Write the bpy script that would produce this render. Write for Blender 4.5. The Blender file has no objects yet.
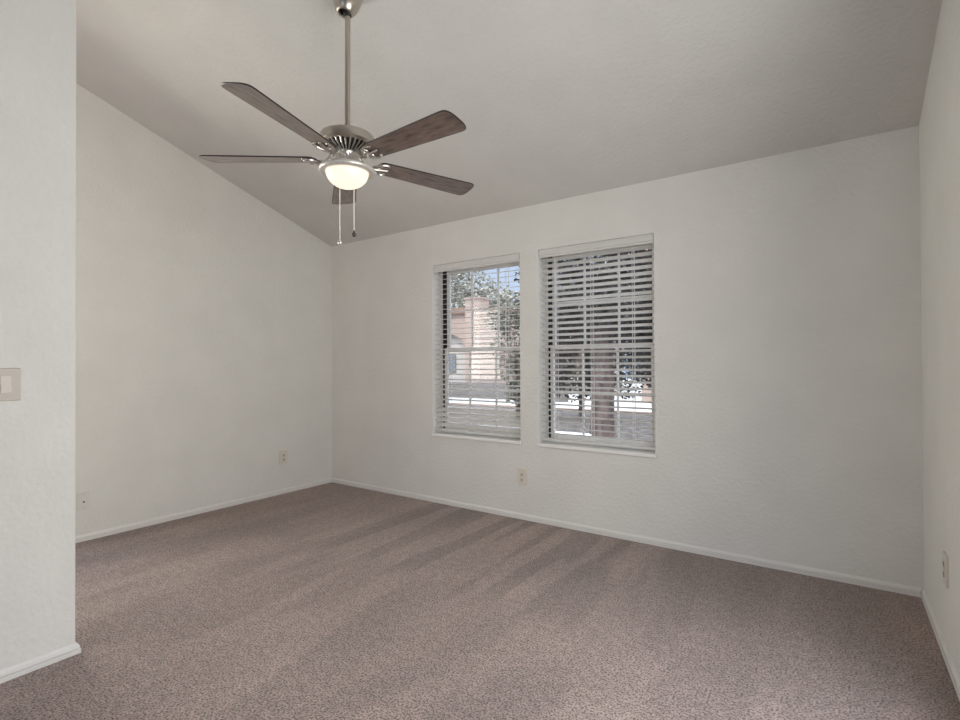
import bpy, bmesh, math, random
from mathutils import Vector, Matrix, noise

random.seed(7)
S = bpy.context.scene
COL = S.collection
PI = math.pi

# ------------------------------------------------------------------ camera
F_PX, YAW, PITCH, ROLL = 510.118, 0.6067, 0.0080, -0.0046
CAM = Vector((4.2395, -3.4337, 1.2))
fwd = Vector((-math.sin(YAW) * math.cos(PITCH), math.cos(YAW) * math.cos(PITCH), math.sin(PITCH)))
rt0 = Vector((math.cos(YAW), math.sin(YAW), 0))
up0 = rt0.cross(fwd)
rt = rt0 * math.cos(ROLL) + up0 * math.sin(ROLL)
up = -rt0 * math.sin(ROLL) + up0 * math.cos(ROLL)
cd = bpy.data.cameras.new('camera')
cd.sensor_width = 36.0
cd.lens = F_PX / 960 * 36.0
cd.clip_start = 0.02
cd.clip_end = 300
cam = bpy.data.objects.new('camera', cd)
COL.objects.link(cam)
M = Matrix((rt, up, -fwd)).transposed().to_4x4()
M.translation = CAM
cam.matrix_world = M
S.camera = cam

# ------------------------------------------------------------------ view, world, sun, fill lamps
S.view_settings.view_transform = 'Standard'
S.view_settings.look = 'None'
S.view_settings.exposure = 0.0
S.view_settings.gamma = 1.0
S.view_settings.use_curve_mapping = False

w = bpy.data.worlds.new('sky')
S.world = w
w.use_nodes = True
wn, wl = w.node_tree.nodes, w.node_tree.links
bg = wn['Background']
tc = wn.new('ShaderNodeTexCoord')
nz = wn.new('ShaderNodeTexNoise')
nz.inputs['Scale'].default_value = 5.0
nz.inputs['Detail'].default_value = 6.0
cr = wn.new('ShaderNodeValToRGB')
cr.color_ramp.elements[0].position = 0.42
cr.color_ramp.elements[0].color = (0.55, 0.66, 0.86, 1)
cr.color_ramp.elements[1].position = 0.60
cr.color_ramp.elements[1].color = (0.90, 0.93, 0.97, 1)
wl.new(tc.outputs['Generated'], nz.inputs['Vector'])
wl.new(nz.outputs['Fac'], cr.inputs['Fac'])
wl.new(cr.outputs['Color'], bg.inputs['Color'])
sx_ = wn.new('ShaderNodeSeparateXYZ')
wl.new(tc.outputs['Generated'], sx_.inputs['Vector'])
mr_ = wn.new('ShaderNodeMapRange')
mr_.inputs['From Min'].default_value = 0.25
mr_.inputs['From Max'].default_value = 1.0
mr_.inputs['To Min'].default_value = 1.15
mr_.inputs['To Max'].default_value = 9.0
wl.new(sx_.outputs['Z'], mr_.inputs['Value'])
wl.new(mr_.outputs['Result'], bg.inputs['Strength'])

sd = bpy.data.lights.new('sun', 'SUN')
sd.energy = 2.2
sd.angle = 0.01
sd.color = (1.0, 0.95, 0.88)
sun = bpy.data.objects.new('sun', sd)
COL.objects.link(sun)
sun.rotation_euler = Vector((0.0, -0.50, 0.85)).to_track_quat('Z', 'Y').to_euler()


def area(name, loc, direction, sx, sy, power, color):
    d = bpy.data.lights.new(name, 'AREA')
    d.shape = 'RECTANGLE'
    d.size, d.size_y = sx, sy
    d.energy = power
    d.color = color
    o = bpy.data.objects.new(name, d)
    COL.objects.link(o)
    o.location = loc
    o.rotation_euler = (-Vector(direction)).to_track_quat('Z', 'Y').to_euler()
    return o


# fill lamp standing in for daylight, in an opening added in the right-hand wall
# (the wide opening added behind the camera lets the sky itself in)
fill = area('fill_side', (4.72, -2.15, 1.25), (-1, 0.0, 0.14), 1.7, 1.9, 30.5, (1.0, 0.985, 0.93))
fill.data.spread = math.radians(140)
# more fill lamps, in openings added at the recess end and in the left wall
area('fill_recess', (0.80, -5.58, 1.55), (0, 1, 0.8), 1.2, 1.6, 14, (1.0, 0.80, 0.66))
fill = area('fill_left', (-0.12, -2.65, 1.50), (1, 0.12, 0.06), 0.8, 1.1, 24, (1.0, 0.97, 0.86))
fill.data.spread = math.radians(130)


# ------------------------------------------------------------------ helpers
def tag(o, label=None, cat=None, group=None, kind=None):
    if label: o['label'] = label
    if cat: o['category'] = cat
    if group: o['group'] = group
    if kind: o['kind'] = kind
    return o


def empty(name, loc=(0, 0, 0), rz=0.0):
    o = bpy.data.objects.new(name, None)
    o.empty_display_size = 0.05
    COL.objects.link(o)
    o.location = loc
    o.rotation_euler = (0, 0, rz)
    return o


class MB:
    """collects shapes and links them as ONE mesh object"""
    def __init__(self):
        self.bm = bmesh.new()

    def verts(self, pts):
        return [self.bm.verts.new(p) for p in pts]

    def poly(self, pts):
        vs = self.verts(pts)
        self.bm.faces.new(vs)
        return self

    def box(self, x0, x1, y0, y1, z0, z1, mat=None):
        c = [(x0, y0, z0), (x1, y0, z0), (x1, y1, z0), (x0, y1, z0),
             (x0, y0, z1), (x1, y0, z1), (x1, y1, z1), (x0, y1, z1)]
        if mat: c = [mat @ Vector(p) for p in c]
        v = self.verts(c)
        for f in ((0, 3, 2, 1), (4, 5, 6, 7), (0, 1, 5, 4), (1, 2, 6, 5), (2, 3, 7, 6), (3, 0, 4, 7)):
            self.bm.faces.new([v[i] for i in f])
        return self

    def loft(self, rings, closed=True, cap=True):
        R = [self.verts(r) for r in rings]
        n = len(R[0])
        for a, b in zip(R[:-1], R[1:]):
            for i in range(n if closed else n - 1):
                j = (i + 1) % n
                self.bm.faces.new((a[i], a[j], b[j], b[i]))
        if cap and closed:
            self.bm.faces.new(list(reversed(R[0])))
            self.bm.faces.new(R[-1])
        return self

    def prism(self, outline, axis_pts):
        """outline: list of 3D points; swept by vector axis_pts"""
        d = Vector(axis_pts)
        a = [Vector(p) for p in outline]
        return self.loft([a, [p + d for p in a]])

    def lathe(self, prof, n=40, c=(0, 0, 0), sx=1.0, sy=1.0):
        rings = []
        for r, z in prof:
            rings.append([(c[0] + sx * r * math.cos(2 * PI * i / n), c[1] + sy * r * math.sin(2 * PI * i / n), c[2] + z)
                          for i in range(n)])
        self.loft(rings, cap=True)
        return self

    def tube(self, pts, rad, n=8):
        pts = [Vector(p) for p in pts]
        rads = rad if isinstance(rad, (list, tuple)) else [rad] * len(pts)
        rings = []
        ref = None
        for i, p in enumerate(pts):
            t = (pts[min(i + 1, len(pts) - 1)] - pts[max(i - 1, 0)]).normalized()
            if ref is None:
                ref = Vector((0, 0, 1)) if abs(t.z) < 0.9 else Vector((1, 0, 0))
            a = (ref - t * ref.dot(t)).normalized()
            ref = a
            b = t.cross(a)
            rings.append([p + rads[i] * (a * math.cos(2 * PI * k / n) + b * math.sin(2 * PI * k / n)) for k in range(n)])
        return self.loft(rings)

    def sphere(self, c, r, u=16, v=10, sz=1.0):
        prof = [(max(r * math.sin(PI * k / v), 1e-4), -sz * r * math.cos(PI * k / v)) for k in range(v + 1)]
        return self.lathe(prof, u, c)

    def torus(self, c, R, r, mat=None, n=20, m=8):
        rings = []
        for i in range(n + 1):
            a = 2 * PI * i / n
            ring = []
            for k in range(m):
                b = 2 * PI * k / m
                p = Vector(((R + r * math.cos(b)) * math.cos(a), (R + r * math.cos(b)) * math.sin(a), r * math.sin(b)))
                if mat: p = mat @ p
                ring.append(p + Vector(c))
            rings.append(ring)
        return self.loft(rings, cap=False)

    def build(self, name, mat, parent=None, smooth=False, bevel=0.0, seg=2, angle=35):
        bmesh.ops.remove_doubles(self.bm, verts=self.bm.verts, dist=1e-6)
        bmesh.ops.recalc_face_normals(self.bm, faces=self.bm.faces)
        me = bpy.data.meshes.new(name)
        self.bm.to_mesh(me)
        self.bm.free()
        me.materials.append(mat)
        o = bpy.data.objects.new(name, me)
        COL.objects.link(o)
        if parent: o.parent = parent
        if smooth:
            for p in me.polygons: p.use_smooth = True
            try:
                me.set_sharp_from_angle(angle=math.radians(angle))
            except Exception:
                pass
        if bevel:
            b = o.modifiers.new('bevel', 'BEVEL')
            b.width = bevel
            b.segments = seg
            b.limit_method = 'ANGLE'
            b.angle_limit = math.radians(40)
        return o


def children(o):
    return [c for c in bpy.data.objects if c.parent == o]


def copy_tree(o, parent=None):
    c = o.copy()
    COL.objects.link(c)
    c.parent = parent
    for ch in children(o):
        copy_tree(ch, c)
    return c


# ------------------------------------------------------------------ materials
def mat(name, color, rough=0.6, metal=0.0, spec=0.5, **kw):
    m = bpy.data.materials.new(name)
    m.use_nodes = True
    b = m.node_tree.nodes['Principled BSDF']
    b.inputs['Base Color'].default_value = (*color, 1)
    b.inputs['Roughness'].default_value = rough
    b.inputs['Metallic'].default_value = metal
    b.inputs['Specular IOR Level'].default_value = spec
    for k, v in kw.items():
        b.inputs[k].default_value = v
    return m


def nodes(m):
    return m.node_tree.nodes, m.node_tree.links, m.node_tree.nodes['Principled BSDF']


def add_noise_color(m, c0, c1, scale, detail=4, lo=0.35, hi=0.65, stretch=None, coord='Object'):
    n, l, b = nodes(m)
    t = n.new('ShaderNodeTexCoord')
    mp = n.new('ShaderNodeMapping')
    if stretch: mp.inputs['Scale'].default_value = stretch
    x = n.new('ShaderNodeTexNoise')
    x.inputs['Scale'].default_value = scale
    x.inputs['Detail'].default_value = detail
    r = n.new('ShaderNodeValToRGB')
    r.color_ramp.elements[0].position = lo
    r.color_ramp.elements[0].color = (*c0, 1)
    r.color_ramp.elements[1].position = hi
    r.color_ramp.elements[1].color = (*c1, 1)
    l.new(t.outputs[coord], mp.inputs['Vector'])
    l.new(mp.outputs['Vector'], x.inputs['Vector'])
    l.new(x.outputs['Fac'], r.inputs['Fac'])
    l.new(r.outputs['Color'], b.inputs['Base Color'])
    return x


def add_bump(m, scale, strength, dist, detail=3):
    n, l, b = nodes(m)
    t = n.new('ShaderNodeTexCoord')
    x = n.new('ShaderNodeTexNoise')
    x.inputs['Scale'].default_value = scale
    x.inputs['Detail'].default_value = detail
    bp = n.new('ShaderNodeBump')
    bp.inputs['Strength'].default_value = strength
    bp.inputs['Distance'].default_value = dist
    l.new(t.outputs['Object'], x.inputs['Vector'])
    l.new(x.outputs['Fac'], bp.inputs['Height'])
    l.new(bp.outputs['Normal'], b.inputs['Normal'])


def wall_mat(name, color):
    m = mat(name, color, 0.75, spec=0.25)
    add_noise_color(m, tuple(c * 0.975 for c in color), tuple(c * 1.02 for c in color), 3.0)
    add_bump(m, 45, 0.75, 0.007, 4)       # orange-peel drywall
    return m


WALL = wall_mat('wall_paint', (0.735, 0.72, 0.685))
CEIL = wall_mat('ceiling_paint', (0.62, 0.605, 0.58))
TRIM = mat('trim_paint', (0.74, 0.72, 0.69), 0.4)
VINYL = mat('window_vinyl', (0.78, 0.77, 0.75), 0.35)
SILLM = mat('sill_paint', (0.86, 0.85, 0.83), 0.3)
TRACK = mat('dark_track', (0.02, 0.02, 0.02), 0.8)
SLAT = mat('blind_slat', (0.91, 0.90, 0.88), 0.35)
n_, l_, b_ = nodes(SLAT)             # thin plastic: some daylight comes through
tl_ = n_.new('ShaderNodeBsdfTranslucent')
tl_.inputs['Color'].default_value = (0.93, 0.92, 0.90, 1)
mx_ = n_.new('ShaderNodeMixShader')
mx_.inputs['Fac'].default_value = 0.6
l_.new(b_.outputs['BSDF'], mx_.inputs[1])
l_.new(tl_.outputs['BSDF'], mx_.inputs[2])
l_.new(mx_.outputs['Shader'], n_['Material Output'].inputs['Surface'])
VALANCE = mat('blind_valance', (0.66, 0.65, 0.625), 0.45)
CORD = mat('blind_cord', (0.80, 0.79, 0.77), 0.8)
CREAM = mat('cream_plastic', (0.69, 0.645, 0.56), 0.4)
ALMOND = mat('almond_plastic', (0.50, 0.445, 0.39), 0.4)
ALMOND2 = mat('almond_rocker', (0.60, 0.55, 0.49), 0.35)
WHITEP = mat('white_plastic', (0.70, 0.68, 0.64), 0.4)
SLOT = mat('dark_slot', (0.03, 0.025, 0.02), 0.7)
SCREW = mat('screw_metal', (0.45, 0.43, 0.40), 0.35, 1.0)
NICKEL = mat('brushed_nickel', (0.56, 0.51, 0.45), 0.28, 1.0)
add_bump(NICKEL, 120, 0.04, 0.002)
NICKEL2 = mat('satin_nickel', (0.66, 0.63, 0.59), 0.30, 1.0)
DARKM = mat('dark_metal', (0.03, 0.028, 0.027), 0.5, 0.6)
PLATE = mat('light_plate_enamel', (0.62, 0.59, 0.55), 0.35, 0.5)
CHAIN = mat('chain_metal', (0.80, 0.77, 0.72), 0.3, 0.6)

# fan blade: grained weathered wood under a clear coat
BLADE = mat('blade_wood', (0.17, 0.12, 0.10), 0.30, spec=0.6)
add_noise_color(BLADE, (0.050, 0.034, 0.028), (0.215, 0.155, 0.128), 11.0, 8, 0.3, 0.72, (1.0, 4.0, 4.0))
nodes(BLADE)[2].inputs['Coat Weight'].default_value = 0.6
nodes(BLADE)[2].inputs['Coat Roughness'].default_value = 0.08
BLADE_EDGE = mat('blade_edge', (0.03, 0.022, 0.02), 0.4)

BOWL = bpy.data.materials.new('lit_frosted_glass')
BOWL.use_nodes = True
n_, l_, b_ = nodes(BOWL)
b_.inputs['Base Color'].default_value = (0.30, 0.28, 0.25, 1)
b_.inputs['Roughness'].default_value = 0.3
b_.inputs['Emission Color'].default_value = (1.0, 0.885, 0.72, 1)
b_.inputs['Emission Strength'].default_value = 0.93

GLASS = bpy.data.materials.new('window_glass')
GLASS.use_nodes = True
gn, gl = GLASS.node_tree.nodes, GLASS.node_tree.links
gn.remove(gn['Principled BSDF'])
tr = gn.new('ShaderNodeBsdfTransparent')
tr.inputs['Color'].default_value = (0.96, 0.97, 0.97, 1)
gs = gn.new('ShaderNodeBsdfGlossy')
gs.inputs['Roughness'].default_value = 0.02
fr = gn.new('ShaderNodeFresnel')
fr.inputs['IOR'].default_value = 1.35
mx = gn.new('ShaderNodeMixShader')
gl.new(fr.outputs['Fac'], mx.inputs['Fac'])
gl.new(tr.outputs['BSDF'], mx.inputs[1])
gl.new(gs.outputs['BSDF'], mx.inputs[2])
gl.new(mx.outputs['Shader'], gn['Material Output'].inputs['Surface'])


def carpet_mat():
    m = mat('carpet_pile', (0.2, 0.16, 0.145), 0.95, spec=0.1)
    n, l, b = nodes(m)
    b.inputs['Sheen Weight'].default_value = 0.25
    b.inputs['Sheen Roughness'].default_value = 0.6
    t = n.new('ShaderNodeTexCoord')

    def noise_(scale, detail=2.0, stretch=None, rot=0.0, dist=0.0):
        mp = n.new('ShaderNodeMapping')
        if rot: mp.inputs['Rotation'].default_value = (0, 0, rot)
        if stretch: mp.inputs['Scale'].default_value = stretch
        x = n.new('ShaderNodeTexNoise')
        x.inputs['Scale'].default_value = scale
        x.inputs['Detail'].default_value = detail
        x.inputs['Distortion'].default_value = dist
        l.new(t.outputs['Object'], mp.inputs['Vector'])
        l.new(mp.outputs['Vector'], x.inputs['Vector'])
        return x.outputs['Fac']

    def rng(v, a, c, lo, hi, smooth=True):
        x = n.new('ShaderNodeMapRange')
        if smooth: x.interpolation_type = 'SMOOTHSTEP'
        x.inputs['From Min'].default_value = a
        x.inputs['From Max'].default_value = c
        x.inputs['To Min'].default_value = lo
        x.inputs['To Max'].default_value = hi
        l.new(v, x.inputs['Value'])
        return x.outputs['Result']

    def mth(op, a, c):
        x = n.new('ShaderNodeMath')
        x.operation = op
        for i, v in enumerate((a, c)):
            if isinstance(v, (int, float)): x.inputs[i].default_value = v
            else: l.new(v, x.inputs[i])
        return x.outputs['Value']

    sep = n.new('ShaderNodeSeparateXYZ')
    l.new(t.outputs['Object'], sep.inputs['Vector'])
    # vacuum strokes: long patches of pile lying one way or the other
    s1 = rng(noise_(1.0, 1.0, (5.2, 0.55, 1), math.radians(-4)), 0.47, 0.53, -1, 1)
    my = rng(sep.outputs['Y'], -1.45, -1.10, 0, 1)
    s1 = mth('MULTIPLY', s1, my)
    s1 = mth('MULTIPLY', s1, rng(sep.outputs['X'], 3.1, 3.6, 1.0, 0.25))
    s1 = mth('MULTIPLY', s1, rng(sep.outputs['X'], 0.9, 1.6, 0.3, 1.0))
    s2 = rng(noise_(1.0, 1.5, (3.0, 0.8, 1), math.radians(38), 0.4), 0.44, 0.58, -1, 1)
    my2 = rng(sep.outputs['Y'], -1.45, -1.10, 0.7, 0.3)
    s2 = mth('MULTIPLY', s2, my2)
    blot = rng(noise_(1.3, 3.0), 0.3, 0.7, -1, 1)
    marks = mth('ADD', mth('MULTIPLY', s1, 0.15), mth('ADD', mth('MULTIPLY', s2, 0.14), mth('MULTIPLY', blot, 0.10)))
    # tufts
    tuft = noise_(125, 2.0)
    tuft2 = noise_(280, 2.0)
    tf = mth('ADD', mth('MULTIPLY', tuft, 0.62), mth('MULTIPLY', tuft2, 0.38))
    speck = rng(tf, 0.36, 0.58, 0.16, 1.36)
    clump = rng(noise_(26, 3.0), 0.3, 0.7, 0.86, 1.14)
    speck = mth('MULTIPLY', speck, clump)
    val = mth('MULTIPLY', speck, mth('ADD', marks, 1.0))
    mixn = n.new('ShaderNodeMix')
    mixn.data_type = 'RGBA'
    mixn.blend_type = 'MULTIPLY'
    mixn.inputs['Factor'].default_value = 1.0
    mixn.inputs['A'].default_value = (0.292, 0.214, 0.183, 1)
    cmb = n.new('ShaderNodeCombineColor')
    for k in ('Red', 'Green', 'Blue'): l.new(val, cmb.inputs[k])
    l.new(cmb.outputs['Color'], mixn.inputs['B'])
    l.new(mixn.outputs['Result'], b.inputs['Base Color'])
    bp = n.new('ShaderNodeBump')
    bp.inputs['Strength'].default_value = 1.0
    bp.inputs['Distance'].default_value = 0.010
    l.new(tf, bp.inputs['Height'])
    l.new(bp.outputs['Normal'], b.inputs['Normal'])
    return m


CARPET = carpet_mat()

# ------------------------------------------------------------------ room shell
WD = 4.608            # right wall
HC, SL = 2.415, 0.334  # ceiling height at the window wall, slope
YR = -5.5             # rear wall
XP, YP = 1.627, -2.641  # partition face and end
L1 = (1.348, 2.238)
L2 = (2.392, 3.266)
ZS, ZT = 0.575, 2.066

tag(MB().box(-0.2, WD + 0.2, YR - 0.2, 0.2, -0.12, 0.0).build('floor', CARPET), kind='structure')

mb = MB()
y0, y1 = YR - 0.2, 0.2
mb.loft([[(x, y0, HC - SL * y0), (x, y1, HC - SL * y1), (x, y1, HC - SL * y1 + 0.25), (x, y0, HC - SL * y0 + 0.25)]
         for x in (-0.2, WD + 0.2)])
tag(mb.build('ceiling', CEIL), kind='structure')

# window wall with two openings: one skin of quads front and back plus reveals
mb = MB()
xs = [-0.2, L1[0], L1[1], L2[0], L2[1], WD + 0.2]
zs = [-0.12, ZS, ZT, HC + 0.02]
T = 0.20
for yy in (0.0, T):
    for i in range(5):
        for k in range(3):
            if k == 1 and i in (1, 3): continue
            mb.poly([(xs[i], yy, zs[k]), (xs[i + 1], yy, zs[k]), (xs[i + 1], yy, zs[k + 1]), (xs[i], yy, zs[k + 1])])
for a, b in (L1, L2):
    for q in ([(a, ZS), (a, ZT)], [(b, ZS), (b, ZT)], [(a, ZS), (b, ZS)], [(a, ZT), (b, ZT)]):
        mb.poly([(q[0][0], 0, q[0][1]), (q[1][0], 0, q[1][1]), (q[1][0], T, q[1][1]), (q[0][0], T, q[0][1])])
for x in (xs[0], xs[-1]):
    mb.poly([(x, 0, zs[0]), (x, T, zs[0]), (x, T, zs[-1]), (x, 0, zs[-1])])
mb.poly([(xs[0], 0, zs[-1]), (xs[-1], 0, zs[-1]), (xs[-1], T, zs[-1]), (xs[0], T, zs[-1])])
mb.poly([(xs[0], 0, zs[0]), (xs[-1], 0, zs[0]), (xs[-1], T, zs[0]), (xs[0], T, zs[0])])
tag(mb.build('wall_back', WALL), kind='structure')


def slope_wall(name, xa, xb, ya, yb, bevel=0.0):
    m = MB()
    m.loft([[(x, ya, -0.12), (x, yb, -0.12), (x, yb, HC - SL * yb + 0.02), (x, ya, HC - SL * ya + 0.02)] for x in (xa, xb)])
    return tag(m.build(name, WALL, bevel=bevel), kind='structure')


LY0, LY1 = -3.10, -2.20       # opening added for the left fill lamp, hidden by the partition
mb = MB()
for ya, yb, za, zb in ((LY1, 0.0, -0.12, None), (YR - 0.2, LY0, -0.12, None), (LY0, LY1, -0.12, 0.6), (LY0, LY1, 2.1, None)):
    mb.loft([[(x, ya, za), (x, yb, za), (x, yb, zb if zb else HC - SL * yb + 0.02), (x, ya, zb if zb else HC - SL * ya + 0.02)]
             for x in (-0.2, 0.0)])
tag(mb.build('wall_left', WALL), kind='structure')
# right wall: solid up to the opening added for the side fill lamp
mb = MB()
WY0, WY1, WZ0, WZ1 = -3.05, -1.25, 0.25, 2.30


def rpiece(ya, yb, za, zb=None):
    mb.loft([[(x, ya, za), (x, yb, za), (x, yb, zb if zb else HC - SL * yb + 0.02), (x, ya, zb if zb else HC - SL * ya + 0.02)]
             for x in (WD, WD + 0.2)])


rpiece(WY1, 0.0, -0.12)
rpiece(YR - 0.2, WY0, -0.12)
rpiece(WY0, WY1, -0.12, WZ0)
rpiece(WY0, WY1, WZ1)
tag(mb.build('wall_right', WALL), kind='structure')
slope_wall('wall_partition', XP - 0.12, XP, YR, YP, bevel=0.006)
# rear wall with a recess opening and a wide one, both added for light
mb = MB()
zr = HC - SL * (YR - 0.2) + 0.02
for a in ((0.0, 0.15, -0.12, zr), (0.15, 1.45, -0.12, 0.70), (0.15, 1.45, 2.40, zr), (1.45, 2.55, -0.12, zr), (4.15, WD, -0.12, zr), (2.55, 4.15, 2.70, zr), (2.55, 4.15, -0.12, 0.55)):
    mb.box(a[0], a[1], YR - 0.2, YR, a[2], a[3])
tag(mb.build('wall_front', WALL), kind='structure')

# baseboards: stepped profile (d = out from wall, z)
PROF = [(0, 0), (0.014, 0), (0.014, 0.019), (0.007, 0.0195), (0.007, 0.0235), (0.0115, 0.024), (0.0100, 0.033),
        (0.0060, 0.038), (0.0035, 0.0425), (0, 0.0435)]


def baseboard(name, path, sides):
    """path: list of xy, sides: outward normal of every segment; mitred"""
    m = MB()
    rings = []
    for i, p in enumerate(path):
        ns = []
        if i > 0: ns.append(Vector(sides[i - 1]))
        if i < len(sides): ns.append(Vector(sides[i]))
        nrm = ns[0] if len(ns) == 1 else (ns[0] + ns[1])
        rings.append([(p[0] + nrm.x * d, p[1] + nrm.y * d, z) for d, z in PROF])
    m.loft(rings)
    return tag(m.build(name, TRIM), kind='structure')


baseboard('baseboard_left', [(0, YR), (0, 0)], [(1, 0)])
baseboard('baseboard_back', [(0.0145, 0), (WD - 0.0145, 0)], [(0, -1)])
baseboard('baseboard_right', [(WD, 0), (WD, YR)], [(-1, 0)])
baseboard('baseboard_partition', [(XP, YR), (XP, YP), (XP - 0.12, YP), (XP - 0.12, YR)], [(1, 0), (0, 1), (-1, 0)])

# ------------------------------------------------------------------ windows
YF0, YF1 = 0.105, 0.185   # frame depth range


def window(name, xa, xb):
    w_ = tag(empty(name, ((xa + xb) / 2, 0.145, ZS)), kind='structure')
    ox, oy, oz = w_.location

    def put(m, nm, mt, bev=0.002, par=None):
        for v in m.bm.verts: v.co -= Vector((ox, oy, oz))
        return m.build(nm, mt, par or w_, bevel=bev)
    zb, zt = ZS + 0.025, ZT
    fw = 0.034
    m = MB()
    m.box(xa, xa + fw, YF0, YF1, zb, zt).box(xb - fw, xb, YF0, YF1, zb, zt)
    m.box(xa + fw, xb - fw, YF0, YF1, zt - fw, zt).box(xa + fw, xb - fw, YF0, YF1, zb, zb + 0.03)
    put(m, 'window_frame', VINYL)
    m = MB()
    m.box(xa, xa + 0.004, 0.003, YF0, ZS + 0.026, zt).box(xb - 0.004, xb, 0.003, YF0, ZS + 0.026, zt)
    put(m, 'jamb_liner', SILLM, 0)
    m = MB()
    m.box(xa + fw, xa + fw + 0.014, YF0 + 0.004, YF1 - 0.01, zb + 0.03, zt - fw)  # dark strip set in place of the gap in the sash track
    put(m, 'track_strip', TRACK, 0)
    zm = 1.325
    a, b = xa + fw + 0.014, xb - fw
    sw = 0.024
    mu = 0.014
    tx = [a + (b - a) / 3, a + (b - a) * 2 / 3]

    def sash(nm, ya, yb, z0, z1):
        s = MB()
        s.box(a, a + sw, ya, yb, z0, z1).box(b - sw, b, ya, yb, z0, z1)
        s.box(a + sw, b - sw, ya, yb, z0, z0 + 0.034).box(a + sw, b - sw, ya, yb, z1 - 0.030, z1)
        so = put(s, nm, VINYL)
        g = MB()
        ym = (ya + yb) / 2
        for x in tx: g.box(x - mu / 2, x + mu / 2, ym - 0.007, ym + 0.007, z0 + 0.034, z1 - 0.03)
        zc = (z0 + z1) / 2
        g.box(a + sw, b - sw, ym - 0.0068, ym + 0.0068, zc - mu / 2, zc + mu / 2)
        put(g, 'muntin', VINYL, 0, so)
        p = MB()
        p.box(a + sw, b - sw, ym - 0.002, ym + 0.002, z0 + 0.034, z1 - 0.03)
        put(p, 'pane', GLASS, 0, so)
    sash('upper_sash', 0.148, 0.178, zm - 0.015, zt - fw)
    sash('lower_sash', 0.112, 0.142, zb + 0.03, zm + 0.017)
    return w_


window('window_1', *L1)
window('window_2', *L2)
for k, (a, b) in enumerate((L1, L2)):
    m = MB()
    m.box(a - 0.002, b + 0.004, -0.016, 0.10, ZS, ZS + 0.026)
    tag(m.build('trim_%d' % (k + 1), SILLM, bevel=0.005, seg=3), kind='structure')

# ------------------------------------------------------------------ blinds
YB = 0.048    # slat centre plane
SD = 0.048    # slat depth


def slat_mesh(width, tilt, crown=0.0016):
    """slat about its own centre; tilt > 0 lifts the outer edge"""
    m = MB()
    n = 6
    top, bot = [], []
    for i in range(n + 1):
        u = -1 + 2 * i / n
        y = u * SD / 2
        z = crown * (1 - u * u)
        top.append((y, z + 0.0013))
        bot.append((y, z - 0.0013))
    prof = top + bot[::-1]
    ca, sa = math.cos(tilt), math.sin(tilt)
    for x0, x1 in ((-width / 2, width / 2),):
        m.loft([[(x, y * ca - z * sa, y * sa + z * ca) for y, z in prof] for x in (x0, x1)])
    return m


def blind(xa, xb, tilts, ladders, label):
    root = empty('window_blind', ((xa + xb) / 2, YB, ZT))
    tag(root, label, 'window blind', 'horizontal blinds in the two windows')
    wv = xb - xa - 0.018
    # head rail and valance
    MB().box(-wv / 2, wv / 2, -0.018, 0.025, -0.052, -0.004).build('headrail', VINYL, root)
    m = MB()
    m.prism([(-wv / 2 - 0.002, -0.040, -0.002), (-wv / 2 - 0.002, -0.030, -0.002), (-wv / 2 - 0.002, -0.030, -0.062),
             (-wv / 2 - 0.002, -0.036, -0.062), (-wv / 2 - 0.002, -0.037, -0.050), (-wv / 2 - 0.002, -0.042, -0.046),
             (-wv / 2 - 0.002, -0.042, -0.016), (-wv / 2 - 0.002, -0.037, -0.012)], (wv + 0.001, 0, 0))
    m.build('valance', VALANCE, root)
    pitch = 0.0437
    z = -0.062 - 0.018
    meshes = {}
    i = 0
    zbot = ZS + 0.026 - ZT + 0.030
    zs_ = []
    while z > zbot + 0.02:
        t = round(tilts(z + ZT), 3)
        if t not in meshes:
            s = slat_mesh(wv, t).build('slat', SLAT, root, smooth=True)
            meshes[t] = s
        else:
            s = meshes[t].copy()
            COL.objects.link(s)
            s.parent = root
        s.location = (0, 0, z)
        zs_.append(z)
        z -= pitch
        i += 1
    MB().box(-wv / 2, wv / 2, -SD / 2, SD / 2, zbot - 0.012, zbot + 0.006).build('bottom_rail', SLAT, root, bevel=0.003)
    for lx in ladders:
        lo = MB()
        x = lx - (xa + xb) / 2
        for yy in (-0.0262, 0.0262):
            lo.tube([(x, yy, -0.055), (x, yy, zbot)], 0.0020, 6)
        for z_ in zs_:
            lo.tube([(x, -0.0262, z_ - 0.006), (x, 0.0262, z_ - 0.006)], 0.0006, 4)
        lo.tube([(x + 0.012, -0.0275, -0.055), (x + 0.012, -0.0275, zbot + 0.006)], 0.0010, 6)
        lo.build('ladder_cord', CORD, root)
    return root


blind(L1[0], L1[1], lambda z: 0.62 if z < 0.81 else 0.16, (1.50, 2.09),
      'white horizontal blind in the left window, its lowest slats tilted shut')
blind(L2[0], L2[1], lambda z: -0.29, (2.525, 2.81, 3.11),
      'white horizontal blind in the right window, dark tree showing between its slats')


# ------------------------------------------------------------------ outlets, jack, switch
def rounded_plate(m, w_, h_, t, r=0.006):
    """plate in local xz, thickness along -y"""
    pts = []
    for cx, cz, a0 in ((w_ / 2 - r, h_ / 2 - r, 0), (-w_ / 2 + r, h_ / 2 - r, 90), (-w_ / 2 + r, -h_ / 2 + r, 180), (w_ / 2 - r, -h_ / 2 + r, 270)):
        for k in range(4):
            a = math.radians(a0 + 30 * k)
            pts.append((cx + r * math.cos(a), cz + r * math.sin(a)))
    m.loft([[(x, 0, z) for x, z in pts], [(x, -t * 0.55, z) for x, z in pts],
            [(x * (1 - 0.05), -t, z * (1 - 0.04)) for x, z in pts]])


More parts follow.
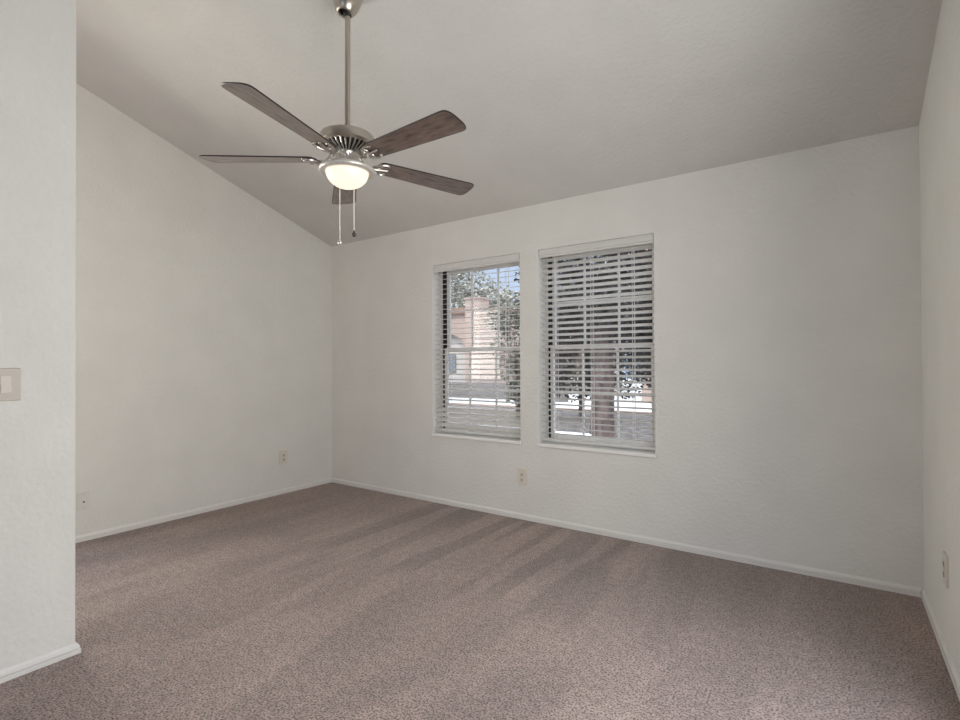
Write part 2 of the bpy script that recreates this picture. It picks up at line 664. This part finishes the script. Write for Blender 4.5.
def disc(m, cx, cz, y0_, y1_, r, n=14, flat=1.0):
    m.loft([[(cx + r * math.cos(2 * PI * i / n), y, cz + r * flat * math.sin(2 * PI * i / n)) for i in range(n)] for y in (y0_, y1_)])


def outlet(name, loc, rz, label, matl):
    r = empty(name, loc, rz)
    tag(r, label, 'outlet', 'wall outlets')
    m = MB()
    rounded_plate(m, 0.084, 0.128, 0.008)
    m.build('cover_plate', matl, r)
    for s in (1, -1):
        m = MB()
        disc(m, 0, s * 0.0205, -0.007, -0.0108, 0.0172, 18, 0.86)
        f = m.build('socket', matl, r)
        q = MB()
        cz = s * 0.0205
        q.box(-0.0095, -0.0045, -0.0114, -0.0100, cz - 0.003, cz + 0.0090)
        q.box(0.0045, 0.0095, -0.0114, -0.0100, cz - 0.003, cz + 0.0090)
        disc(q, 0, cz - 0.0085, -0.0100, -0.0114, 0.0042, 10)
        q.build('slot', SLOT, f)
    m = MB()
    disc(m, 0, 0, -0.0075, -0.0095, 0.0034, 12)
    m.build('screw', SCREW, r)
    return r


outlet('wall_outlet', (2.2515, 0, 0.325), 0, 'cream outlet on the window wall below the gap between the two windows', CREAM)
outlet('wall_outlet', (0, -0.561, 0.337), PI / 2, 'cream outlet on the left wall near the far corner', CREAM)
outlet('wall_outlet', (WD, -0.655, 0.359), -PI / 2, 'outlet on the right wall near the window wall corner', ALMOND2)

r = empty('phone_jack', (0, -2.108, 0.275), PI / 2)
tag(r, 'small off-white phone jack plate low on the left wall beside the partition', 'phone jack')
m = MB()
rounded_plate(m, 0.074, 0.116, 0.011, 0.003)
m.build('cover_plate', WHITEP, r)
m = MB()
disc(m, 0, -0.006, -0.0105, -0.0135, 0.010, 14)
soc = m.build('socket', WHITEP, r)
m = MB()
disc(m, 0, -0.006, -0.0130, -0.0145, 0.0060, 12)
m.build('port', SLOT, soc)
for s in (1, -1):
    m = MB()
    disc(m, 0, s * 0.042, -0.0105, -0.012, 0.003, 10)
    m.build('screw', SCREW, r)

r = empty('light_switch', (XP, -2.8635, 1.130), PI / 2)
tag(r, 'beige light switch with a wide rocker on the near partition wall', 'light switch')
m = MB()
rounded_plate(m, 0.086, 0.126, 0.008, 0.0025)
m.build('cover_plate', ALMOND, r)
m = MB()
m.box(-0.0185, 0.0185, -0.0085, -0.0065, -0.0345, 0.0345)
m.build('rocker_bezel', ALMOND, r)
m = MB()
m.prism([(-0.0165, -0.0075, 0.0325), (-0.0165, -0.0105, 0.0325), (-0.0165, -0.0085, 0.0), (-0.0165, -0.0130, -0.0325),
         (-0.0165, -0.0075, -0.0325)], (0.033, 0, 0))
m.build('rocker', ALMOND2, r, bevel=0.001)
for s in (1, -1):
    m = MB()
    disc(m, 0, s * 0.048, -0.0075, -0.0088, 0.003, 10)
    m.build('screw', ALMOND, r)

# ------------------------------------------------------------------ ceiling fan
HUB = Vector((2.321, -1.783, 2.184))
RB = 0.700
T0 = 2.460
lean = math.radians(45)               # the hung rod leans a little towards the window wall
axis = Vector((-math.sin(lean), math.cos(lean), 0))
TILT = Matrix.Rotation(math.radians(0.3), 4, axis)
upv = TILT.to_3x3() @ Vector((0, 0, 1))
DROP = 0.822
fan = empty('ceiling_fan', (0, 0, 0))
fan.matrix_world = Matrix.Translation(HUB + upv * DROP) @ TILT
tag(fan, 'brushed nickel ceiling fan with five brown wood blades and lit glass bowl', 'ceiling fan')


def zf(z): return z - DROP      # height above the blade plane -> fan space


# canopy: dome set square to the sloped ceiling, open at the bottom
cz_ = -SL * 0.032
can = MB().lathe([(0.060, 0.016), (0.069, 0.0), (0.070, -0.010), (0.068, -0.030), (0.064, -0.055), (0.057, -0.080), (0.047, -0.101), (0.038, -0.113), (0.034, -0.116),
                  (0.028, -0.115), (0.025, -0.110), (0.027, -0.085)], 48)
o_ = can.build('canopy', NICKEL, fan, smooth=True, angle=60)
o_.location = (-0.004, 0.008, cz_ + 0.007)
o_.rotation_euler = (-math.radians(12), 0, 0)
MB().sphere((0, 0, -0.108), 0.024).build('hanger_ball', DARKM, fan, smooth=True)
MB().tube([(0, 0, -0.120), (0, 0, zf(0.118))], 0.0132, 20).build('downrod', NICKEL, fan, smooth=True)
# motor housing: drum
MB().lathe([(0.016, zf(0.122)), (0.09, zf(0.121)), (0.118, zf(0.119)), (0.126, zf(0.114)), (0.128, zf(0.109)), (0.128, zf(0.076)),
            (0.122, zf(0.071)), (0.116, zf(0.066)), (0.05, zf(0.064))], 56).build('motor_housing', NICKEL, fan, smooth=True, angle=50)
# vented underside: dark cone with bright radial ribs
vent = MB().lathe([(0.113, zf(0.066)), (0.108, zf(0.058)), (0.050, zf(0.030)), (0.02, zf(0.03))], 48).build('vent_cone', DARKM, fan, smooth=True)
m = MB()
for i in range(32):
    a = 2 * PI * i / 32
    c, s = math.cos(a), math.sin(a)
    pts = [(0.116 * c, 0.116 * s, zf(0.0655)), (0.106 * c, 0.106 * s, zf(0.055)), (0.075 * c, 0.075 * s, zf(0.040)), (0.050 * c, 0.050 * s, zf(0.028))]
    m.tube(pts, [0.0042, 0.0042, 0.0034, 0.0026], 6)
m.build('vent_rib', NICKEL2, vent, smooth=True)
# switch housing: fluted neck
m = MB()
prof = [(0.056, 0.034), (0.058, 0.028), (0.054, 0.022), (0.051, 0.016), (0.050, -0.015), (0.054, -0.022), (0.058, -0.026)]
rings = []
for rr, z in prof:
    flute = 0.0022 if -0.02 < z < 0.018 else 0.0
    rings.append([((rr + flute * math.cos(16 * 2 * PI * i / 96)) * math.cos(2 * PI * i / 96),
                   (rr + flute * math.cos(16 * 2 * PI * i / 96)) * math.sin(2 * PI * i / 96), zf(z)) for i in range(96)])
m.loft(rings)
m.build('switch_housing', NICKEL2, fan, smooth=True, angle=60)
# light plate (pan) and bowl
MB().lathe([(0.05, zf(-0.024)), (0.085, zf(-0.028)), (0.112, zf(-0.033)), (0.126, zf(-0.039)), (0.133, zf(-0.046)), (0.134, zf(-0.054)),
            (0.130, zf(-0.061)), (0.121, zf(-0.065)), (0.106, zf(-0.064)), (0.100, zf(-0.058)), (0.03, zf(-0.055))], 56).build(
    'light_plate', PLATE, fan, smooth=True, angle=50)
bp_ = [(0.101 * math.cos(PI / 2 * k / 12), zf(-0.058 - 0.077 * math.sin(PI / 2 * k / 12))) for k in range(12)] + [(0.002, zf(-0.135))]
tag(MB().lathe(bp_, 48).build('glass_bowl', BOWL, fan, smooth=True), 'glowing frosted glass bowl')

# blades with irons
PITCHB = math.radians(-10)


def blade_outline():
    pts = []
    r0, r1 = 0.150, RB
    w0, w1 = 0.052, 0.069
    # root: rounded; tip: rounded corners
    for k in range(9):
        a = PI / 2 + PI * k / 8
        pts.append((r0 + 0.03 + 0.03 * math.cos(a), w0 * math.sin(a)))
    for k in range(21):
        a = -PI / 2 + PI * k / 20
        c_, s_ = math.cos(a), math.sin(a)
        pts.append((r1 - 0.045 + 0.045 * max(c_, 0) ** 0.55, w1 * math.copysign(abs(s_) ** 0.7, s_)))
    return pts


def blade_mesh(parent):
    pm = Matrix.Rotation(PITCHB, 4, 'X')
    o = blade_outline()
    m = MB()
    m.loft([[pm @ Vector((x, y, 0.0)) for x, y in o], [pm @ Vector((x, y, 0.006)) for x, y in o]])
    b = m.build('blade', BLADE, parent)
    e = MB()
    pts = [pm @ Vector((x * 1.0, y, 0.003)) for x, y in o] + [pm @ Vector((o[0][0], o[0][1], 0.003))]
    e.tube(pts, 0.0034, 6)
    e.build('blade_edge', BLADE_EDGE, b)
    # iron: arm from hub, cup, three-prong scroll plate under the blade root
    i_ = MB()
    i_.tube([(0.070, 0, 0.035), (0.085, 0, 0.012), (0.105, 0, -0.006), (0.130, 0, -0.012), (0.155, 0, -0.010)], [0.011, 0.010, 0.009, 0.009, 0.010], 10)
    for s in (-1, 1):
        arc = []
        for k in range(9):
            t = k / 8
            arc.append(pm @ Vector((0.128 + 0.070 * t, s * (0.006 + 0.040 * math.sin(PI * min(t * 0.62, 1))), -0.010 + 0.006 * t)))
        i_.tube(arc, [0.0075, 0.008, 0.008, 0.0075, 0.007, 0.0065, 0.006, 0.006, 0.007], 8)
        mm = pm.to_3x3()
        i_.torus(pm @ Vector((0.158, s * 0.020, -0.006)), 0.012, 0.0042, mm)
        i_.sphere(pm @ Vector((0.201, s * 0.036, -0.003)), 0.008, 12, 8, 0.5)
    i_.tube([pm @ Vector((0.150, 0, -0.010)), pm @ Vector((0.17, 0, -0.008)), pm @ Vector((0.205, 0, -0.004))], [0.008, 0.007, 0.006], 8)
    i_.sphere(pm @ Vector((0.207, 0, -0.003)), 0.008, 12, 8, 0.5)
    i_.build('blade_iron', NICKEL2, b, smooth=True, angle=40)
    return b


blade0 = blade_mesh(fan)
for k in range(5):
    b = blade0 if k == 0 else copy_tree(blade0, fan)
    b.location = (0, 0, zf(0.0))
    b.rotation_euler = (Matrix.Rotation(math.radians(1.1), 4, axis) @ Matrix.Rotation(T0 + k * 2 * PI / 5, 4, 'Z')).to_euler()

# pull chains hang from the far rim of the light plate
def chain(dx, zend, fobm, label):
    back = Vector((-0.76, 0.65, 0))
    rgt = Vector((0.65, 0.76, 0))
    p = back * 0.116 + rgt * dx
    m = MB()
    z = zf(-0.070)
    inv = TILT.inverted().to_3x3()
    dn = inv @ Vector((0, 0, -1))
    start = Vector((p.x, p.y, z))
    ln = z - zf(zend)
    m.tube([start, start + dn * ln], 0.0016, 6)
    k = 0.0
    while k < ln:
        m.sphere(start + dn * k, 0.0024, 6, 4)
        k += 0.0065
    c = m.build('pull_chain', CHAIN, fan, smooth=True)
    f = MB()
    e = start + dn * (ln + 0.010)
    f.sphere(e, 0.0115, 14, 10)
    f.tube([start + dn * (ln - 0.012), e], [0.003, 0.006], 8)
    tag(f.build('fob', fobm, c, smooth=True), label)
    return c


chain(-0.036, -0.362, mat('fob_pale', (0.75, 0.73, 0.70), 0.25, 0.6), 'pale round fob')
chain(0.033, -0.318, mat('fob_dark', (0.05, 0.045, 0.04), 0.35), 'dark wooden fob')

# ------------------------------------------------------------------ outside, seen through the blinds
GZ = -0.15
GRAVEL = mat('gravel', (0.089, 0.074, 0.067), 0.95)
add_noise_color(GRAVEL, (0.044, 0.037, 0.033), (0.133, 0.111, 0.096), 7, 8)
CONC = mat('sunlit_concrete', (0.459, 0.444, 0.429), 0.9)
add_noise_color(CONC, (0.326, 0.315, 0.303), (0.4, 0.389, 0.377), 2.5)
STUCCO = mat('peach_stucco', (0.459, 0.34, 0.281), 0.9)
add_noise_color(STUCCO, (0.348, 0.259, 0.215), (0.4, 0.303, 0.255), 1.5)
CREAMW = mat('cream_stucco', (0.444, 0.407, 0.37), 0.9)
TILE = mat('clay_tile', (0.266, 0.148, 0.104), 0.8)
GREYW = mat('grey_block', (0.148, 0.133, 0.126), 0.9)
DGLASS = mat('house_glass', (0.163, 0.178, 0.192), 0.1)
WHITEW = mat('sunlit_patch_white', (0.629, 0.622, 0.614), 0.9)
LUMP = mat('sunlit_lump_white', (0.592, 0.585, 0.577), 0.9)
BARK = mat('bark', (0.104, 0.074, 0.063), 0.9)
add_noise_color(BARK, (0.052, 0.037, 0.033), (0.163, 0.118, 0.104), 14, 6, stretch=(1, 1, 0.25))
LEAF1 = mat('dark_leaf', (0.044, 0.041, 0.036), 0.7)
LEAF2 = mat('mid_leaf', (0.15, 0.145, 0.115), 0.7)
LEAF3 = mat('pale_leaf', (0.25, 0.245, 0.205), 0.7)

tag(MB().box(-30, 20, 0.2, 10.0, GZ - 0.2, GZ).build('ground', GRAVEL), kind='structure')
tag(MB().box(-30, 20, 10.12, 40, GZ - 0.2, GZ).build('driveway', CONC), kind='structure')
tag(MB().box(-30, 20, 10.0, 10.12, GZ - 0.2, GZ + 0.07).build('kerb_strip', STUCCO), kind='structure')


def rel(m, o):
    for v in m.bm.verts: v.co -= o
    return m


# house with arched recess, left window
c = Vector((-10.5, 16.5, GZ))
h = empty('house', c)
tag(h, 'peach stucco house with an arched recess, seen through the left window', 'house')
m = MB()
ax, ar, az = -9.76, 0.76, 1.74     # arch centre x, radius, springing
yf = 14.5
top = 3.45
m.box(-15, ax - ar, yf, 17, GZ, top).box(ax + ar, -7.75, yf, 17, GZ, top).box(ax - ar, ax + ar, yf + 0.25, 17, GZ, top)
N = 14
arcp = [(ax + ar * math.cos(PI * k / N), az + ar * math.sin(PI * k / N)) for k in range(N + 1)]
for k in range(N):
    (xa, za), (xb, zb) = arcp[k], arcp[k + 1]
    m.loft([[(xa, y, za), (xb, y, zb), (xb, y, top), (xa, y, top)] for y in (yf, yf + 0.25)])
rel(m, c).build('wall', STUCCO, h)
m = MB()
m.box(-15.15, -7.6, yf - 0.15, 17.15, top, top + 0.22)
rel(m, c).build('parapet_cap', TILE, h)
m = MB()
m.box(ax - ar + 0.01, ax + ar - 0.01, yf + 0.20, yf + 0.249, GZ + 0.6, az + ar - 0.02)
rel(m, c).build('recess_panel', CREAMW, h)
m = MB()
m.box(ax - 0.40, ax + 0.12, yf + 0.15, yf + 0.199, 0.85, 1.62)
rel(m, c).build('window', DGLASS, h)
m = MB()
m.box(-15, -8.6, yf - 0.45, yf - 0.002, 0.36, 0.70)
rel(m, c).build('planter_ledge', CREAMW, h)

# pillar in front of it
m = MB()
m.box(-0.36, 0.36, -0.36, 0.36, 0, 4.0).box(-0.39, 0.39, -0.39, 0.39, 4.0, 4.06).box(-0.44, 0.44, -0.44, 0.44, 0, 0.2)
p_ = m.build('stucco_pillar', STUCCO)
p_.location = (-7.85, 13.8, GZ)
tag(p_, 'tall peach stucco pillar outside the left window', 'pillar')
# low grey wall
m = MB()
m.box(-14, -3.5, 13.0, 13.18, GZ, 0.40).box(-14, -3.5, 12.97, 13.21, 0.40, 0.47)
tag(m.build('low_wall', GREYW), 'low grey garden wall beyond the left window', 'wall')

# cream house behind
c = Vector((-6.5, 20, GZ))
h = empty('house', c)
tag(h, 'cream gabled house behind the shrub, seen through the left window', 'house')
m = MB()
m.box(-9.0, -4.6, 18, 22, GZ, 1.7)
rel(m, c).build('wall', CREAMW, h)
m = MB()
m.loft([[(-9.3, y, 1.7), (-4.3, y, 1.7), (-6.8, y, 2.7)] for y in (17.7, 22.3)])
rel(m, c).build('roof', TILE, h)

# peach house on the right
c = Vector((2, 17, GZ))
h = empty('house', c)
tag(h, 'tall peach house behind the dark tree, at the right edge of the right window', 'house')
m = MB()
m.box(-1.35, 6, 14.6, 20, GZ, 4.9)
rel(m, c).build('wall', STUCCO, h)
m = MB()
m.loft([[(x, 14.1, 4.9), (x, 20.5, 4.9), (x, 17.3, 6.3)] for x in (-1.8, 6.4)])
rel(m, c).build('roof', TILE, h)
m = MB()
m.box(-0.7, 0.5, 14.54, 14.62, 2.9, 4.1)
rel(m, c).build('window', DGLASS, h)


def leaves(m, centres, count, size, rng_):
    for _ in range(count):
        cx, cy, cz, rx, ry, rz = rng_.choice(centres)
        while True:
            u = Vector((rng_.uniform(-1, 1), rng_.uniform(-1, 1), rng_.uniform(-1, 1)))
            if u.length <= 1: break
        p = Vector((cx + u.x * rx, cy + u.y * ry, cz + u.z * rz))
        d = Vector((rng_.uniform(-1, 1), rng_.uniform(-1, 1), rng_.uniform(-1, 0.6))).normalized()
        s = d.cross(Vector((rng_.uniform(-1, 1), rng_.uniform(-1, 1), rng_.uniform(-1, 1)))).normalized()
        L = size * rng_.uniform(0.7, 1.4)
        nrm = d.cross(s)
        a, b_, c_, e = p, p + d * L * 0.5 + s * L * 0.28 + nrm * L * 0.06, p + d * L, p + d * L * 0.5 - s * L * 0.28 + nrm * L * 0.06
        v = m.verts([a, b_, c_, e])
        m.bm.faces.new((v[0], v[1], v[2]))
        m.bm.faces.new((v[0], v[2], v[3]))


def tree(name, base, trunk_r, trunk_h, centres, count, size, leafm, label, cat, seed, lean=0.0):
    rg = random.Random(seed)
    t = empty(name, base)
    tag(t, label, cat)
    m = MB()
    for k in range(1 if trunk_r > 0.04 else 4):
        ox = 0 if trunk_r > 0.04 else rg.uniform(-0.15, 0.15)
        m.tube([(ox, 0, 0), (ox + lean * 0.4, 0.02, trunk_h * 0.45), (ox + lean, 0, trunk_h)], [trunk_r * 1.15, trunk_r, trunk_r * 0.7], 10)
    for (cx, cy, cz, rx, ry, rz) in centres:
        s = Vector((lean, 0, trunk_h * 0.9))
        e = Vector((cx, cy, cz))
        mid = (s + e) / 2 + Vector((rg.uniform(-0.1, 0.1), rg.uniform(-0.1, 0.1), 0.05))
        m.tube([s, mid, e], [trunk_r * 0.45, trunk_r * 0.3, trunk_r * 0.1], 6)
    m.build('trunk', BARK, t, smooth=True)
    f = MB()
    leaves(f, centres, count, size, rg)
    me_o = f.build('foliage', leafm, t)
    return t


tree('tree', (1.03, 4.76, GZ), 0.19, 2.0,
     [(0.0, 0, 2.6, 0.9, 0.8, 0.7), (-0.75, 0.1, 2.5, 0.8, 0.7, 0.75), (0.75, 0, 2.7, 0.75, 0.7, 0.7), (0, 0.2, 3.4, 1.2, 0.9, 0.8),
      (-0.9, 0.2, 3.2, 0.8, 0.8, 0.8), (0.9, 0.2, 3.4, 0.8, 0.8, 0.8), (0.3, 0, 4.2, 1.2, 1.0, 0.6), (0.35, 0, 2.3, 0.7, 0.6, 0.6), (-0.9, 0.3, 1.9, 0.6, 0.5, 0.5), (0.75, 0.3, 1.9, 0.5, 0.5, 0.5), (1.1, 0.2, 2.4, 0.45, 0.5, 0.5)],
     16000, 0.085, LEAF1, 'dark leafy tree with thick trunk close outside the right window', 'tree', 3, 0.05)
tree('shrub', (-1.0, 8.4, GZ), 0.03, 0.9,
     [(0.0, 0, 1.2, 1.0, 0.6, 0.75), (-0.9, 0, 1.2, 0.8, 0.5, 0.75), (0.9, 0, 1.2, 0.9, 0.5, 0.75), (1.8, 0, 1.5, 0.6, 0.5, 0.7), (0.2, 0, 2.0, 1.2, 0.5, 0.7), (-0.8, 0, 2.1, 0.8, 0.5, 0.6), (1.3, 0, 2.1, 0.8, 0.5, 0.6)],
     9500, 0.10, LEAF1, 'wide dark hedge shrub behind the trunk, through the right window', 'shrub', 5)
tree('tree', (-1.9, 7.0, GZ), 0.07, 1.0,
     [(0, 0, 1.2, 0.45, 0.5, 0.5), (-0.1, 0, 1.9, 0.62, 0.5, 0.7), (-0.35, 0, 2.5, 0.55, 0.4, 0.45), (0.3, 0, 2.6, 0.4, 0.4, 0.5), (0.1, 0, 0.7, 0.4, 0.4, 0.35)],
     3000, 0.09, LEAF2, 'grey-green bushy tree at the right side of the left window', 'tree', 9)
tree('tree', (-12.3, 21.5, GZ), 0.16, 3.8,
     [(-3.0, 0, 5.6, 1.4, 1.0, 1.3), (-1.6, 0, 6.4, 1.5, 1.0, 1.2), (-1.6, 0, 5.0, 1.3, 1.0, 0.9), (0.0, 0, 5.2, 1.3, 1.0, 1.0), (1.2, 0, 4.9, 1.0, 0.9, 0.7), (-3.0, 0, 7.2, 1.3, 1.0, 0.8)],
     3400, 0.22, LEAF3, 'sparse pale tree rising above the peach house, through the left window', 'tree', 12)

# white block and pale lumps stand in for sunlit patches outside the right window
m = MB()
pts = [(-1.3, 0.12)] + [(0.70 + 0.12 * math.sin(PI * k / 8), 0.12 * math.cos(PI * k / 8)) for k in range(9)] + [(-1.3, -0.12)]
m.prism([(x, y, 0) for x, y in pts], (0, 0, 0.29))
e = m.build('sunlit_patch_block', WHITEW, bevel=0.015)
e.location = (0.44, 3.75, GZ)
tag(e, 'low white block with rounded end, standing in for a sunlit patch outside the right window', 'sunlit patch')
rk = random.Random(4)
for k, (x, y, s) in enumerate(((1.66, 4.14, 0.10), (1.89, 4.2, 0.11), (2.11, 4.24, 0.09))):
    m = MB()
    m.sphere((0, 0, 0), s, 14, 9, 0.8)
    for v in m.bm.verts:
        v.co += v.co.normalized() * 0.25 * s * noise.noise(v.co * 9 + Vector((k * 3, 0, 0)))
    zmin = min(v.co.z for v in m.bm.verts)
    for v in m.bm.verts: v.co.z -= zmin
    o = m.build('sunlit_lump', LUMP, smooth=True, angle=60)
    o.location = (x, y, GZ - 0.01)
    tag(o, ('pale rock at the left of the row of three', 'pale rock in the middle of the row of three', 'pale rock at the right of the row of three')[k]
        + ' beneath the dark tree, standing in for a sunlit patch', 'lump', 'pale lumps for sunlit patches outside the right window')
